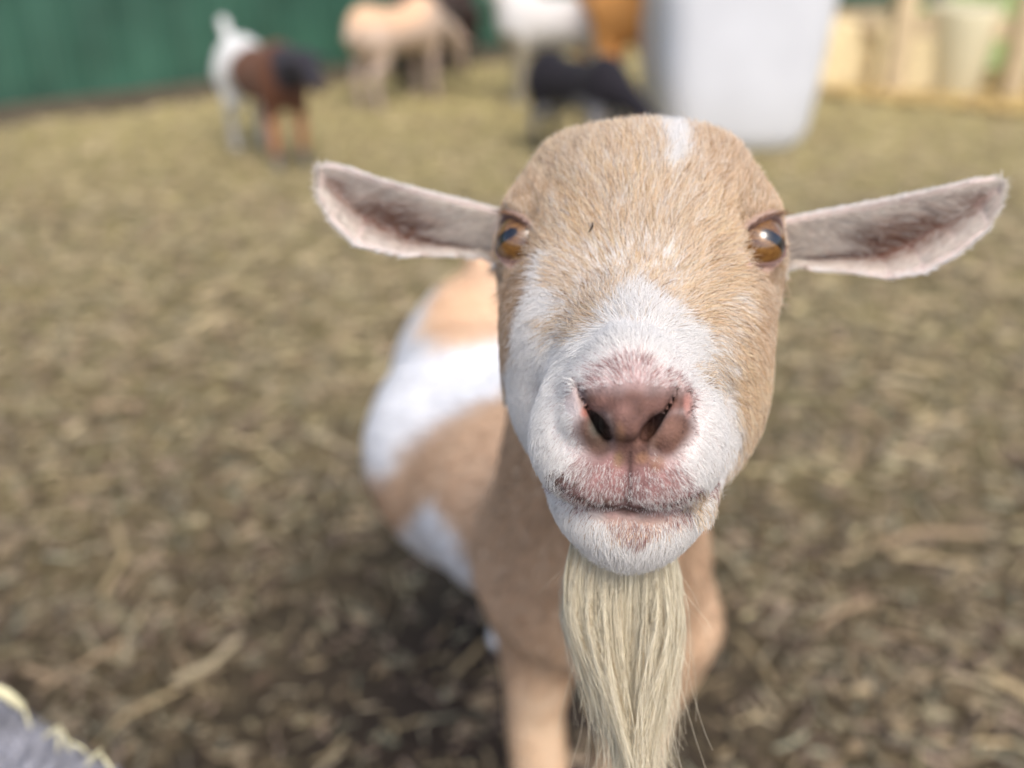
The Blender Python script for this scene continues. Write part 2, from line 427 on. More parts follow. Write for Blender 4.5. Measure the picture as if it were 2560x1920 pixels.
# cream goat seen from behind
def cB(v): return blend(v, (.56, .43, .33), [((-.12, 0, .56), (.32, .2, .14), (.72, .47, .30)), ((-.1, 0, .12), (.6, .3, .18), (.46, .36, .30))], 2)
rr = ground_at(925, 275)
herd_goat('goat', 'low cream and peach goat grazing against the green wall', cB, stand(rr, math.radians(52), .84), math.radians(52), .84, 'down', tail_up=False)
def cB2(v): return blend(v, (.040, .020, .016), [], 3)
gpos = ground_at(1050, 222)
herd_goat('goat', 'dark brown goat half hidden behind the cream goat at the wall', cB2, stand(gpos, math.radians(70), .95), math.radians(70), .95, 'down', tail_up=False)
# white goat
def cC(v): return blend(v, (.66, .645, .62), [((.25, 0, .2), (.1, .3, .2), (.36, .32, .24)), ((.50, 0, .66), (.12, .16, .12), (.42, .34, .28))], 4)
gC = ground_at(1285, 262)
herd_goat('goat', 'white goat standing broadside between the black goat and the wall', cC, (gC[0] + .21, gC[1] + .05, 0), math.radians(188), .92, 'up')
# black goat, nearer
def cD(v): return blend(v, (.016, .014, .018), [((.0, 0, .22), (.40, .22, .12), (.22, .22, .23)), ((.15, 0, .3), (.16, .2, .12), (.22, .22, .24))], 5)
rr = ground_at(1362, 378)
herd_goat('goat', 'black goat with grey belly bending down behind the big head', cD, stand(rr, math.radians(-50), .72), math.radians(-50), .72, 'down', tail_up=False)
# orange goat
def cE(v): return blend(v, (.78, .36, .11), [((.0, 0, .06), (.6, .4, .12), (.66, .54, .38)), ((.2, 0, .45), (.12, .3, .2), (.40, .22, .11))], 6)
gE = ground_at(1572, 312)
herd_goat('goat', 'orange tan goat with cream legs beside the white bin', cE, stand(gE, math.radians(98), 1.28), math.radians(98), 1.28, 'up', tail_up=False)

# ================================================================== WHITE BIN
def rrect(w, d, r, n=8):
    pts = []
    for cx, cy, a0 in ((w / 2 - r, d / 2 - r, 0), (-w / 2 + r, d / 2 - r, 90), (-w / 2 + r, -d / 2 + r, 180), (w / 2 - r, -d / 2 + r, 270)):
        for i in range(n + 1):
            a = math.radians(a0 + 90 * i / n); pts.append((cx + r * math.cos(a), cy + r * math.sin(a)))
    return pts
def loft(rings):
    n = len(rings[0]); V = [p for r_ in rings for p in r_]
    F = [[k * n + i, k * n + (i + 1) % n, (k + 1) * n + (i + 1) % n, (k + 1) * n + i] for k in range(len(rings) - 1) for i in range(n)]
    return V, F
M_BIN = plain_mat('white_plastic', (.66, .675, .70), rough=.4, spec=.5, nscale=4, namt=.05)
binr = tag(empty('plastic_bin'), 'tall white plastic bin with rounded bottom corners standing in the yard', 'bin')
rings = []
for z, w, d, r_ in ((.0, .55, .45, .12), (.008, .62, .52, .14), (.04, .68, .58, .15), (.10, .72, .62, .15), (.3, .76, .66, .15), (.7, .82, .70, .15), (1.06, .86, .74, .15), (1.075, .92, .80, .17), (1.10, .92, .80, .17), (1.10, .82, .70, .14), (.7, .78, .66, .13), (.05, .66, .54, .12)):
    rings.append([(x, y, z) for x, y in rrect(w, d, r_)])
v, q = loft(rings); n = len(rings[0])
bo = mesh_obj('bin_shell', v, q, M_BIN, binr)
bv = [(0, 0, .0)] + list(rings[0]); mesh_obj('bin_base', bv, [[0, 1 + (i + 1) % n, 1 + i] for i in range(n)], M_BIN, binr)
mesh_obj('bin_floor', [(0, 0, .05)] + list(rings[-1]), [[0, 1 + i, 1 + (i + 1) % n] for i in range(n)], M_BIN, binr)
gb = ground_at(1838, 398); binr.location = (gb[0], gb[1] + .33, 0.0); binr.rotation_euler = (0, 0, math.radians(4)); binr.scale = (.90, .95, 1)

# ================================================================== right background: rail fence, bales, trough
M_WOOD = plain_mat('pale_wood', (.58, .46, .29), rough=.8, nscale=12, namt=.25)
M_HAY = plain_mat('hay', (.72, .60, .36), rough=.9, nscale=30, namt=.3, bump=.6)
M_CREAM = plain_mat('cream_paint', (.80, .74, .52), rough=.6, nscale=6, namt=.08)
fen = tag(empty('rail_fence'), 'pale wooden post and rail fence in the far right of the yard', 'fence')
fp = [ground_at(2010, 215)[:2], ground_at(2225, 235)[:2], ground_at(2520, 250)[:2], ground_at(2900, 290)[:2]]
post_me = None
for i, p in enumerate(fp):
    if post_me is None:
        po = box_obj('post', -.05, .05, -.05, .05, 0, 1.25, M_WOOD, fen, .01); post_me = po
    else:
        po = post_me.copy(); COL.objects.link(po); po.parent = fen
    po.location = (p[0], p[1], 0)
for i in range(3):
    a, b = np.array(fp[i]), np.array(fp[i + 1]); L = np.linalg.norm(b - a)
    for z in (.35, .75, 1.12):
        r_ = box_obj('rail', .06, L - .06, -.02, .02, z - .05, z + .05, M_WOOD, fen, .006)
        r_.location = (a[0], a[1], 0); r_.rotation_euler = (0, 0, math.atan2(*(b - a)[::-1]))
def bale(px, py, L, rz, label):
    v = []; g = ground_at(px, py)
    o = box_obj('hay_bale', -L / 2, L / 2, -.22, .22, 0, .36, M_HAY, None, .03)
    o.location = (g[0], g[1], 0.0); o.rotation_euler = (0, 0, rz); tag(o, label, 'hay bale', 'hay bales'); return o
bale(2130, 205, .75, .25, 'pale hay bale on the ground just right of the white bin')
bale(2265, 215, .55, 1.3, 'hay bale standing against the wooden fence post')
t_ = tag(empty('feed_tub'), 'round cream feed tub hung by the fence rail', 'tub')
ring = []
for z, r_ in ((0, .12), (.01, .14), (.26, .18), (.28, .19), (.28, .175), (.03, .13), (.03, .001)):
    ring.append([(r_ * math.cos(a), r_ * math.sin(a), z) for a in np.linspace(0, 2 * math.pi, 33)[:-1]])
v, q = loft(ring); mesh_obj('tub_shell', v, q, M_CREAM, t_)
gt = ground_at(2370, 262); t_.location = (gt[0], gt[1], .0)
gt = ground_at(2370, 235); t_.location = (gt[0], gt[1], 0); t_.scale = (1, 1, 1.6)

# thin straw layer strip on the right, laid heavier
v5 = straw_mesh(5000, 21, 0, 1, .05, .16, [(.72, .54, .22), (.66, .50, .2), (.6, .42, .2)], .012)
r5 = np.random.default_rng(5)
n5 = len(v5[0]) // 9
cen = v5[0].reshape(n5, 9, 3); c0 = cen.mean(1, keepdims=True)
px = 2050 + 700 * r5.random(n5); py = 170 + (px - 2150) * .10 + 80 * r5.random(n5)
tgt = np.array([ground_at(a, b) for a, b in zip(px, py)])
cen = cen - c0 + tgt[:, None]; cen[..., 2] += .02
tag(mesh_obj('straw_drift', cen.reshape(-1, 3), v5[1], M_STRAW, colors=v5[2], smooth_=False), 'drift of yellow straw along the fence foot', 'straw', kind='stuff')
# ================================================================== THE GOAT
E = at(1594, 604, .40)
_y, _r = math.radians(8.5), math.radians(1.7)
# local axes: a = viewer's right, b = up, c = towards the viewer
A_ = CR * math.cos(_y) + (-CF) * math.sin(_y) ; C_ = (-CF) * math.cos(_y) - CR * math.sin(_y); B_ = CU
A_, B_ = A_ * math.cos(_r) - B_ * math.sin(_r), B_ * math.cos(_r) + A_ * math.sin(_r)
HM = np.stack([A_, B_, C_], 1)
def to_l(P): return (P - E) @ HM
def to_w(l): return E + np.asarray(l) @ HM.T
def lpx(px, py, D): return to_l(at(px, py, D)[None])[0]

EYE_R = .0122
EYE = {s: np.array([s * .0472, -.0005, -.0005]) for s in (-1, 1)}
GAZE = {s: np.array([s * math.sin(math.radians(49)), -.04, math.cos(math.radians(49))]) for s in (-1, 1)}
for s in GAZE: GAZE[s] /= np.linalg.norm(GAZE[s])
def eye_open(L, s):
    """angular coordinate of the lid opening: <1 inside"""
    q = L - EYE[s]; az = np.arctan2(q[:, 0] * s, q[:, 2]); r = np.linalg.norm(q, axis=1) + 1e-9
    el = np.arcsin(np.clip(q[:, 1] / r, -1, 1))
    u = az - math.radians(38); v = el - math.radians(1)
    ca, sa = math.cos(math.radians(22)), math.sin(math.radians(22))
    uu = u * ca + v * sa; vv = -u * sa + v * ca
    ub = np.where(uu < 0, math.radians(70), math.radians(68))
    o = np.sqrt((uu / ub) ** 2 + (vv / math.radians(41)) ** 2)
    return o - np.maximum(r - EYE_R * 1.08, 0) / EYE_R * .75, r

MOUTH = [lpx(1372, 1196, .365), lpx(1390, 1212, .352), lpx(1430, 1240, .338), lpx(1490, 1262, .327), lpx(1574, 1274, .322), lpx(1665, 1266, .327), lpx(1745, 1238, .338), lpx(1815, 1196, .352), lpx(1850, 1170, .37)]
# ears, laid out along an axis with an upper and a lower outline
EAR = {
 -1: dict(B=at(1228, 590, .452), T=at(796, 413, .440), s=[0, .17, .40, .65, .81, .94, 1.0], up=[.0125, .0108, .0078, .0052, .0050, .0036, .0005], lo=[.0120, .0172, .0255, .0290, .0236, .0146, .0005], n=[0, 0, .9]),
  1: dict(B=at(1968, 612, .440), T=at(2504, 449, .412), s=[0, .20, .40, .55, .72, .87, .965, 1.0], up=[.0122, .0104, .0082, .0068, .0054, .0047, .0030, .0005], lo=[.0118, .0195, .0282, .0300, .0266, .0200, .0112, .0005], n=[0, 0, .9])}
for s, e in EAR.items():
    ax = e['T'] - e['B']; e['L'] = np.linalg.norm(ax); e['ax'] = ax / e['L']
    nn = -CF + CU * -.10 + CR * s * -.15; nn -= e['ax'] * (nn @ e['ax']); e['nn'] = nn / np.linalg.norm(nn)
    sd = np.cross(e['ax'], e['nn']); sd = sd if sd @ CU > 0 else -sd; e['sd'] = sd
def ear_coords(P, s):
    e = EAR[s]; q = P - e['B']; u = (q @ e['ax']) / e['L']; t = q @ e['sd']; n = q @ e['nn']
    uc = np.clip(u, 0, 1)
    up = np.interp(uc, e['s'], e['up']); lo = np.interp(uc, e['s'], e['lo'])
    h = (up + lo) / 2; mid = (up - lo) / 2; tau = (t - mid) / h
    return u, t, n, up, lo, h, tau
def ear_n0(u, h, tau):
    v = np.interp(u, [0, .35, .7, 1], [-.62, -.40, -.12, 0])      # where the valley runs across the ear
    w = np.where(tau > v, (tau - v) / (1 - v), (v - tau) / (1 + v)); w = np.clip(w, 0, 1.15)
    depth = np.interp(u, [-.1, .15, .5, .85, 1.05], [1.3, 1.35, 1.15, .8, .5]) * np.maximum(h, .004)
    return depth * (w ** np.where(tau > v, np.interp(u, [0, .3, .6], [.55, .8, 1.4]), 1.2) - 1) + .5 * depth
def ear_sdf(P, s):
    u, t, n, up, lo, h, tau = ear_coords(P, s)
    n0 = ear_n0(u, h, tau)
    th = np.interp(u, [-.2, 0, .3, 1], [.0036, .0030, .0024, .0018])
    sheet = (np.abs(n - n0) - th) * .62
    edge = np.maximum(np.abs(tau) * h - h, 0) + np.where(np.abs(tau) < 1, (np.abs(tau) - 1) * h, 0)
    e = EAR[s]
    end = np.maximum((u - 1) * e['L'], (-.22 - u) * e['L'])
    d = smax(sheet, edge * .8, .003); return np.maximum(d, end)

def head_sdf(L):
    m = L.copy(); m[:, 0] = np.sqrt(L[:, 0] ** 2 + 1e-8)
    d = ell(m, (0, -.004, -.027), (.0612, .0475, .050))
    d = smin(d, ell(m, (0, .006, -.002), (.040, .038, .026)), .02)                  # forehead
    d = smin(d, cone(m, (0, -.022, -.022), (0, -.064, .060), .045, .0275), .02)   # muzzle bridge
    d = smin(d, ell(m, (.028, -.043, .000), (.0258, .044, .042)), .018)            # cheeks
    d = smin(d, ell(m, (.0155, -.0820, .0640), (.0172, .0185, .0190)), .020)         # lip pads
    d = smin(d, cone(m, (0, -.054, .080), (0, -.0705, .0930), .0126, .0074), .006)   # nose roof
    d = smin(d, ell(m, (.0085, -.0600, .0835), (.0085, .0065, .0085)), .012)
    d = smin(d, ell(m, (.0120, -.0722, .0832), (.0076, .0080, .0095)), .005)         # nostril wings
    d = smin(d, ell(m, (.0070, -.0900, .0735), (.0160, .0120, .0115)), .008)          # upper lip
    d = smin(d, ell(m, (0, .006, .012), (.028, .03, .02)), .02)
    J = L - np.array([.0010, 0, 0]); J[:, 0] = np.sqrt(J[:, 0] ** 2 + 1e-8)
    jaw = ell(J, (0, -.1055, .0500), (.0235, .0190, .0205))
    jaw = smin(jaw, cone(J, (.0115, -.0955, .040), (.025, -.058, -.030), .0190, .0235), .014)
    k = np.interp(L[:, 2], [.034, .060], [.026, .0045])
    hh = np.maximum(k - np.abs(d - jaw), 0) / k; d = np.minimum(d, jaw) - hh * hh * k * .25
    # brow ridge and lids
    for s in (-1, 1):
        c = EYE[s]
        d = smin(d, ell(L, c + np.array([s * -.002, .0115, -.006]), (.0135, .0080, .0125)), .008)
        d = smin(d, np.linalg.norm(L - c, axis=1) - (EYE_R + .0017), .006)
    d = smin(d, ell(m, (.025, .0275, -.018), (.017, .014, .020)), .022)
    d = smin(d, ell(m, (.040, .012, -.006), (.013, .011, .014)), .012)
    # poll
    d = smin(d, ell(m, (0, .030, -.040), (.030, .018, .03)), .02)
    # ear roots
    return d
def head_cuts(L, d):
    m = L.copy(); m[:, 0] = np.abs(L[:, 0])
    # mouth
    d = smax(d, -(path_dist(L, MOUTH, [.0012, .0018, .0020, .0020, .0021, .0020, .0018, .0008, .0002])), .0035)
    # philtrum
    d = smax(d, -(cone(L, lpx(1577, 1128, .304), lpx(1575, 1272, .3165), .0009, .0012)), .0022)
    # nostrils
    q2 = m.copy(); q2[:, 2] = 0
    d2 = path_dist(q2, [(.0060, -.0765, 0), (.0074, -.0742, 0), (.0096, -.0712, 0), (.0124, -.0682, 0), (.0150, -.0635, 0), (.0162, -.0590, 0)], [.0015, .0022, .0018, .0007, .0004, .0001])
    floor = np.interp(m[:, 0], [.006, .009, .0125, .016, .020], [.078, .074, .0815, .0850, .0840])
    d = smax(d, -np.maximum(d2, (floor - m[:, 2]) * .8), .0028)
    for s in (-1, 1):
        o, r = eye_open(L, s)
        cut = np.maximum(r - EYE_R * 1.9, (o - 1) * .010)
        d = smax(d, -cut, .0012)
        # tear corner
        d = smax(d, -ell(L, EYE[s] + np.array([-s * .0078, -.0068, .0118]), (.0026, .0020, .0026)), .003)
    return d
def body_sdf(P):
    d = cone(P, (.064, .66, .540), (.024, .80, .505), .084, .110)
    d = smin(d, cone(P, (.024, .80, .505), (-.026, .92, .475), .110, .128), .03)
    d = smin(d, cone(P, (-.026, .92, .475), (-.035, 1.06, .48), .128, .112), .04)
    d = smin(d, ell(P, (-.032, 1.09, .50), (.090, .11, .118)), .05)
    d = smin(d, ell(P, (.070, .61, .575), (.070, .064, .080)), .05)               # breast
    nb = to_w((0, -.012, -.052))
    d = smin(d, cone(P, (.058, .60, .58), nb, .080, .047), .05)
    # front legs
    d = smin(d, path_dist(P, [(.028, .635, .51), (.020, .62, .39), (.030, .59, .27), (.030, .59, .10), (.026, .575, .055), (.026, .565, .02)], [.042, .025, .026, .019, .022, .027]), .035)
    d = smin(d, path_dist(P, [(.122, .625, .49), (.116, .63, .38), (.096, .60, .25), (.095, .60, .10), (.095, .585, .055), (.095, .575, .02)], [.054, .030, .024, .019, .022, .027]), .035)
    # hind legs
    for hx in (.0, .07):
        d = smin(d, path_dist(P, [(hx, 1.08, .43), (hx - .01, 1.04, .33), (hx - .01, 1.14, .23), (hx - .01, 1.12, .10), (hx - .01, 1.10, .05), (hx - .01, 1.09, .02)], [.085, .062, .032, .020, .023, .027]), .045)
    d = smin(d, cone(P, (-.035, 1.20, .54), (-.04, 1.27, .60), .025, .022), .03)
    return d
def goat_sdf(P):
    d = body_sdf(P)
    L = to_l(P)
    near = (np.abs(L[:, 0]) < .26) & (np.abs(L[:, 1]) < .20) & (L[:, 2] > -.20) & (L[:, 2] < .16)
    if near.any():
        idx = np.nonzero(near)[0]; Ln = L[idx]; Pn = P[idx]
        hd = head_sdf(Ln)
        x = smin(hd, d[idx], .03)
        for s in (-1, 1):
            m = (Ln[:, 0] * s > .02)
            j = np.nonzero(m)[0]
            if len(j): x[j] = smin(x[j], ear_sdf(Pn[j], s), .006)
        x = head_cuts(Ln, x)
        d[idx] = x
    return d

# grid: fine over the head, coarse over the body
def axis(lo, f0, f1, hi, fine, coarse):
    def graded(a, b, rev):
        n = []
        h = fine; x = a
        while (x < b):
            h = min(h * 1.22, coarse); x += h; n.append(x)
        return n
    mid = np.arange(f0, f1, fine)
    hi_ = graded(mid[-1], hi, False); lo_ = [mid[0] - (t - 0) for t in graded(0, mid[0] - lo, True)]
    return np.array(sorted(lo_) + list(mid) + hi_)
zc = E[2]
xs = axis(-.26, -.098, .222, .26, .00125, .008)
ys = axis(.20, .235, .440, 1.36, .00125, .009)
zs = axis(-.03, .765, 1.005, 1.05, .00125, .009)
GV, GQ = surface_nets(goat_sdf, xs, ys, zs)

def onto(px, py):
    """march from the camera to the goat's surface"""
    d = CF * FPX + CR * (px - 1280) + CU * (960 - py); d = d / np.linalg.norm(d); t = .2
    for _ in range(90):
        v = goat_sdf((CAM + d * t)[None])[0]
        if v < 1e-4: break
        t += v * .6
    return CAM + d * t
TEAR = {1: to_l(onto(1860, 650)[None])[0], -1: to_l(onto(1324, 634)[None])[0]}

# ---------------------------------------------------------------- coat pattern, painted on the animal itself
def spot(px, py, cx, cy, rx, ry, rot=0, soft=.3):
    a = math.radians(rot); dx, dy = px - cx, py - cy
    u = (dx * math.cos(a) + dy * math.sin(a)) / rx; v = (-dx * math.sin(a) + dy * math.cos(a)) / ry
    return smooth(1 + soft, 1 - soft, np.sqrt(u * u + v * v))
def band(px, py, pts, widths, soft=.4):
    best = np.zeros_like(px)
    for (x0, y0), (x1, y1), w0, w1 in zip(pts[:-1], pts[1:], widths[:-1], widths[1:]):
        dx, dy = x1 - x0, y1 - y0; t = np.clip(((px - x0) * dx + (py - y0) * dy) / (dx * dx + dy * dy), 0, 1)
        d = np.hypot(px - x0 - t * dx, py - y0 - t * dy) / (w0 + (w1 - w0) * t)
        best = np.maximum(best, smooth(1 + soft, 1 - soft, d))
    return best
def head_fields(P):
    px, py = photo_xy(P); L = to_l(P)
    nz = vnoise(P, 90, 4) - .5; nz2 = vnoise(P, 260, 9) - .5
    qx = px + nz * 60 + nz2 * 25; qy = py + (vnoise(P, 90, 14) - .5) * 60
    w = np.zeros(len(P))
    mx = np.maximum
    w = mx(w, spot(qx, qy, 1560, 1085, 300, 225, 0, .18))
    w = mx(w, spot(qx, qy, 1355, 1010, 130, 190, 15, .2))
    w = mx(w, spot(qx, qy, 1585, 1360, 240, 120, 0, .25))
    w = mx(w, spot(qx, qy, 1420, 1290, 110, 110, 0, .25))
    w = mx(w, spot(qx, qy, 1580, 900, 200, 100, 0, .35))
    w = mx(w, .85 * spot(qx, qy, 1600, 810, 100, 110, 0, .5))
    w = mx(w, .45 * spot(qx, qy, 1580, 690, 170, 130, 0, .6))
    w = w * (1 - spot(qx, qy, 1262, 770, 62, 140, 6, .3))
    w = mx(w, .9 * band(qx, qy, [(1385, 650), (1368, 760), (1335, 880)], [16, 30, 42], .6))
    w = mx(w, .42 * band(qx, qy, [(1400, 540), (1440, 700), (1440, 820)], [25, 35, 60], .8))
    w = mx(w, .45 * band(qx, qy, [(1800, 760), (1790, 900)], [30, 50], .7))
    w = mx(w, band(qx, qy, [(1735, 255), (1700, 345), (1668, 425)], [62, 42, 18], .4))
    w = mx(w, .35 * spot(qx, qy, 1560, 300, 160, 40, 0, .7))
    w = mx(w, .34 * spot(qx, qy, 1600, 540, 200, 240, 0, .7))
    # tan comes round on the right jaw
    right = smooth(1835, 1880, qx - (qy - 1000) * .0) * smooth(780, 900, qy) * smooth(1500, 1150, qy)
    w = w * (1 - .9 * right)
    w = w * (1 - .75 * band(qx, qy, [(1900, 1050), (1850, 1190), (1800, 1240)], [40, 30, 22], .6))
    # brown cheek patch under each eye and rims, the cheeks' shade painted into it
    dk = mx(.8 * spot(qx, qy, 1290, 760, 75, 150, 8, .6), .5 * spot(qx, qy, 1910, 740, 60, 110, 0, .6))
    dk = mx(dk, .45 * spot(qx, qy, 1270, 530, 90, 60, 0, .7)); dk = mx(dk, .35 * spot(qx, qy, 1930, 530, 90, 60, 0, .7))
    dk = mx(dk, .3 * spot(qx, qy, 1860, 440, 120, 90, 0, .7))
    # bare skin
    sk = mx(band(px, py, [(1480, 1006), (1588, 1022), (1702, 1006)], [30, 54, 30], .8), band(px, py, [(1585, 1040), (1580, 1120)], [75, 50], .4))
    sk = mx(sk, band(px, py, [(1483, 1070), (1500, 1110)], [45, 35], .5)); sk = mx(sk, band(px, py, [(1690, 1065), (1665, 1110)], [45, 35], .5))
    lip = mx(spot(qx, qy, 1577, 1190, 150, 88, 0, .45), .9 * band(qx, qy, [(1410, 1215), (1480, 1240), (1577, 1250), (1690, 1245), (1760, 1215)], [26, 34, 36, 34, 22], .6))
    lip = mx(lip, .8 * band(qx, qy, [(1450, 1268), (1577, 1312), (1720, 1275)], [22, 46, 24], .7))
    lip = mx(lip, .6 * spot(qx, qy, 1577, 960, 150, 60, 0, .6))
    return px, py, L, w, dk, sk, lip
def skin_color(P):
    px, py, L, w, dk, sk, lip = head_fields(P)
    n1 = vnoise(P, 500, 21)[:, None]; n2 = vnoise(P, 180, 22)[:, None]
    c = TAND * .75 * (1 - w[:, None]) + np.array([.62, .54, .51]) * w[:, None]
    c = c * (1 - lip[:, None]) + (PINK * (.62 + .6 * n2) * (.75 + .5 * vnoise(P, 420, 25)[:, None])) * lip[:, None]
    nc = NOSE * (.55 + 1.05 * n2) * (.8 + .5 * vnoise(P, 330, 24)[:, None]) * np.array([1.12, 1, .97]) + np.array([.03, .01, .0]) * n1
    c = c * (1 - sk[:, None]) + nc * sk[:, None]
    # ochre stains beside the nostrils, grey dirt
    for cx, cy, rx, ry, colr, k in ((1640, 1090, 14, 32, (.30, .14, .07), .45), (1545, 1085, 12, 28, (.38, .2, .1), .35), (1490, 1085, 42, 40, (.13, .085, .06), .8), (1480, 1065, 20, 26, (.10, .10, .085), .8),
                                    (1690, 1080, 42, 36, (.22, .12, .085), .6), (1448, 1030, 12, 12, (.35, .10, .06), .7), (1735, 1010, 12, 30, (.55, .25, .2), .6), (1610, 1145, 18, 14, (.36, .19, .1), .5), (1650, 1160, 20, 20, (.34, .18, .09), .5), (1540, 1150, 12, 20, (.3, .2, .08), .4)):
        k_ = k * spot(1588 + (px - 1588) / .9, py, cx, cy, rx, ry, 0, .6)[:, None]; c = c * (1 - k_) + np.array(colr) * k_
    for pts_, wd, k_ in (([(1577, 1130), (1575, 1270)], [5, 6], .75), ([(1380, 1208), (1430, 1242), (1490, 1263), (1575, 1276), (1665, 1268), (1745, 1240), (1815, 1200)], [5, 7, 8, 9, 8, 7, 5], .85)):
        b_ = (k_ * band(px, py, pts_, wd, .7))[:, None]; c = c * (1 - b_) + np.array([.05, .025, .022]) * b_
    for s in (-1, 1):
        o, r = eye_open(L, s)
        d = np.linalg.norm(L - EYE[s], axis=1)
        rim = (smooth(1.3, 1.08, o) * smooth(EYE_R * 1.40, EYE_R * 1.22, d))[:, None]; c = c * (1 - rim) + np.array([.42, .29, .235]) * rim
        cor = smooth(.0070, .0030, np.linalg.norm((L - TEAR[s]) * np.array([1, .8, .6]), axis=1))[:, None]
        c = c * (1 - cor) + np.array([.50, .30, .30]) * cor
        line = (smooth(1.12, 1.0, o) * (d < EYE_R * 1.2))[:, None]; c = c * (1 - line) + np.array([.15, .09, .075]) * line
    return c
def body_color(P):
    px, py = photo_xy(P)
    nz = (vnoise(P, 9, 31) - .5) * 90; nz2 = (vnoise(P, 9, 32) - .5) * 90
    qx, qy = px + nz, py + nz2
    w = np.zeros(len(P)); mx = np.maximum
    w = mx(w, band(qx, qy, [(1080, 700), (985, 860), (940, 1040), (925, 1130)], [30, 60, 75, 50], .5))
    w = mx(w, band(qx, qy, [(960, 1030), (1090, 960), (1270, 890)], [95, 75, 60], .35))
    w = mx(w, band(qx, qy, [(1040, 1290), (1080, 1380), (1140, 1460)], [42, 55, 50], .4))
    w = mx(w, smooth(.30, .12, P[:, 2]))
    tan = np.array([.74, .53, .355]) * (1 - .12 * vnoise(P, 6, 33))[:, None]
    tan = tan * (1 - .04 * spot(qx, qy, 1360, 1300, 130, 160, 0, .6)[:, None])
    tan = tan * (1 + .32 * spot(qx, qy, 1140, 800, 130, 150, 0, .5)[:, None])
    leg = smooth(1400, 1850, py)[:, None] * (P[:, 2] < .6)[:, None]
    tan = tan * (1 - .4 * leg) + np.array([.72, .56, .38]) * .4 * leg
    pinkish = .8 * spot(qx, qy, 1160, 1330, 60, 70, 0, .6)[:, None] * 0
    c = tan * (1 - w[:, None]) + np.array([.92, .92, .92]) * w[:, None]
    hoof = (P[:, 2] < .035)[:, None]
    return np.where(hoof, np.array([.07, .055, .045]), c)
def ear_weight(P):
    """1 on the inner face of an ear, with its coordinates"""
    best = np.zeros(len(P)); U = np.zeros(len(P)); T = np.zeros(len(P)); side = np.zeros(len(P)); inner = np.zeros(len(P))
    for s in (-1, 1):
        u, t, n, up, lo, h, tau = ear_coords(P, s)
        n0 = ear_n0(u, h, tau)
        m = (u > -.12) & (u < 1.08) & (np.abs(tau) < 1.4) & (np.abs(n - n0) < .008)
        best[m] = 1; U[m] = u[m]; T[m] = tau[m]; side[m] = s; inner[m] = ((n - n0) > 0)[m]
    return best, U, T, side, inner
def ear_dark(U, T):  # brown pigment, with the ear pocket's occlusion painted into the same colour
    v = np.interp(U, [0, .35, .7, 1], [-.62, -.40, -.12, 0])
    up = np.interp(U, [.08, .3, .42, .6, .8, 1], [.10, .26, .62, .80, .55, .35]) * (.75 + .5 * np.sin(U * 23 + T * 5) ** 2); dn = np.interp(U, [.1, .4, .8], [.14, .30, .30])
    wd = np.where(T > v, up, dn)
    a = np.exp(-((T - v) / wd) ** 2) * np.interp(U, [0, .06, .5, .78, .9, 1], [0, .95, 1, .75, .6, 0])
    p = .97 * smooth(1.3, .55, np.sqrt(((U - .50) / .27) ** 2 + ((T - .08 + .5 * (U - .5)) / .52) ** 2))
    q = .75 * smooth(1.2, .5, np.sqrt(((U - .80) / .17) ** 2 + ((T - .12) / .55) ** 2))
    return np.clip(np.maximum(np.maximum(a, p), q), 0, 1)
def goat_color(P):
    L = to_l(P)
    hw = smooth(-.065, -.045, L[:, 2]) * smooth(.12, .10, -L[:, 1] - .0)
    hw = np.maximum(hw, (P[:, 2] > .86) * 1.0)
    c = body_color(P) * (1 - hw[:, None]) + skin_color(P) * hw[:, None]
    best, U, T, side, inner = ear_weight(P)
    m = best > 0
    dk = ear_dark(U, T)[:, None]
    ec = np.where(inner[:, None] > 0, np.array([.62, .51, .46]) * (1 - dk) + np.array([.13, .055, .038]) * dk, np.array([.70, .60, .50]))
    c[m] = ec[m]
    return c
goat = tag(empty('goat', (.05, .72, 0)), 'tan and white bearded goat close up, looking straight into the lens', 'goat')
def gchild(o): o.parent = goat; o.matrix_parent_inverse = Matrix.Translation((-.05, -.72, 0)); return o
gchild(mesh_obj('body', GV, GQ, M_SKIN, colors=goat_color(GV)))

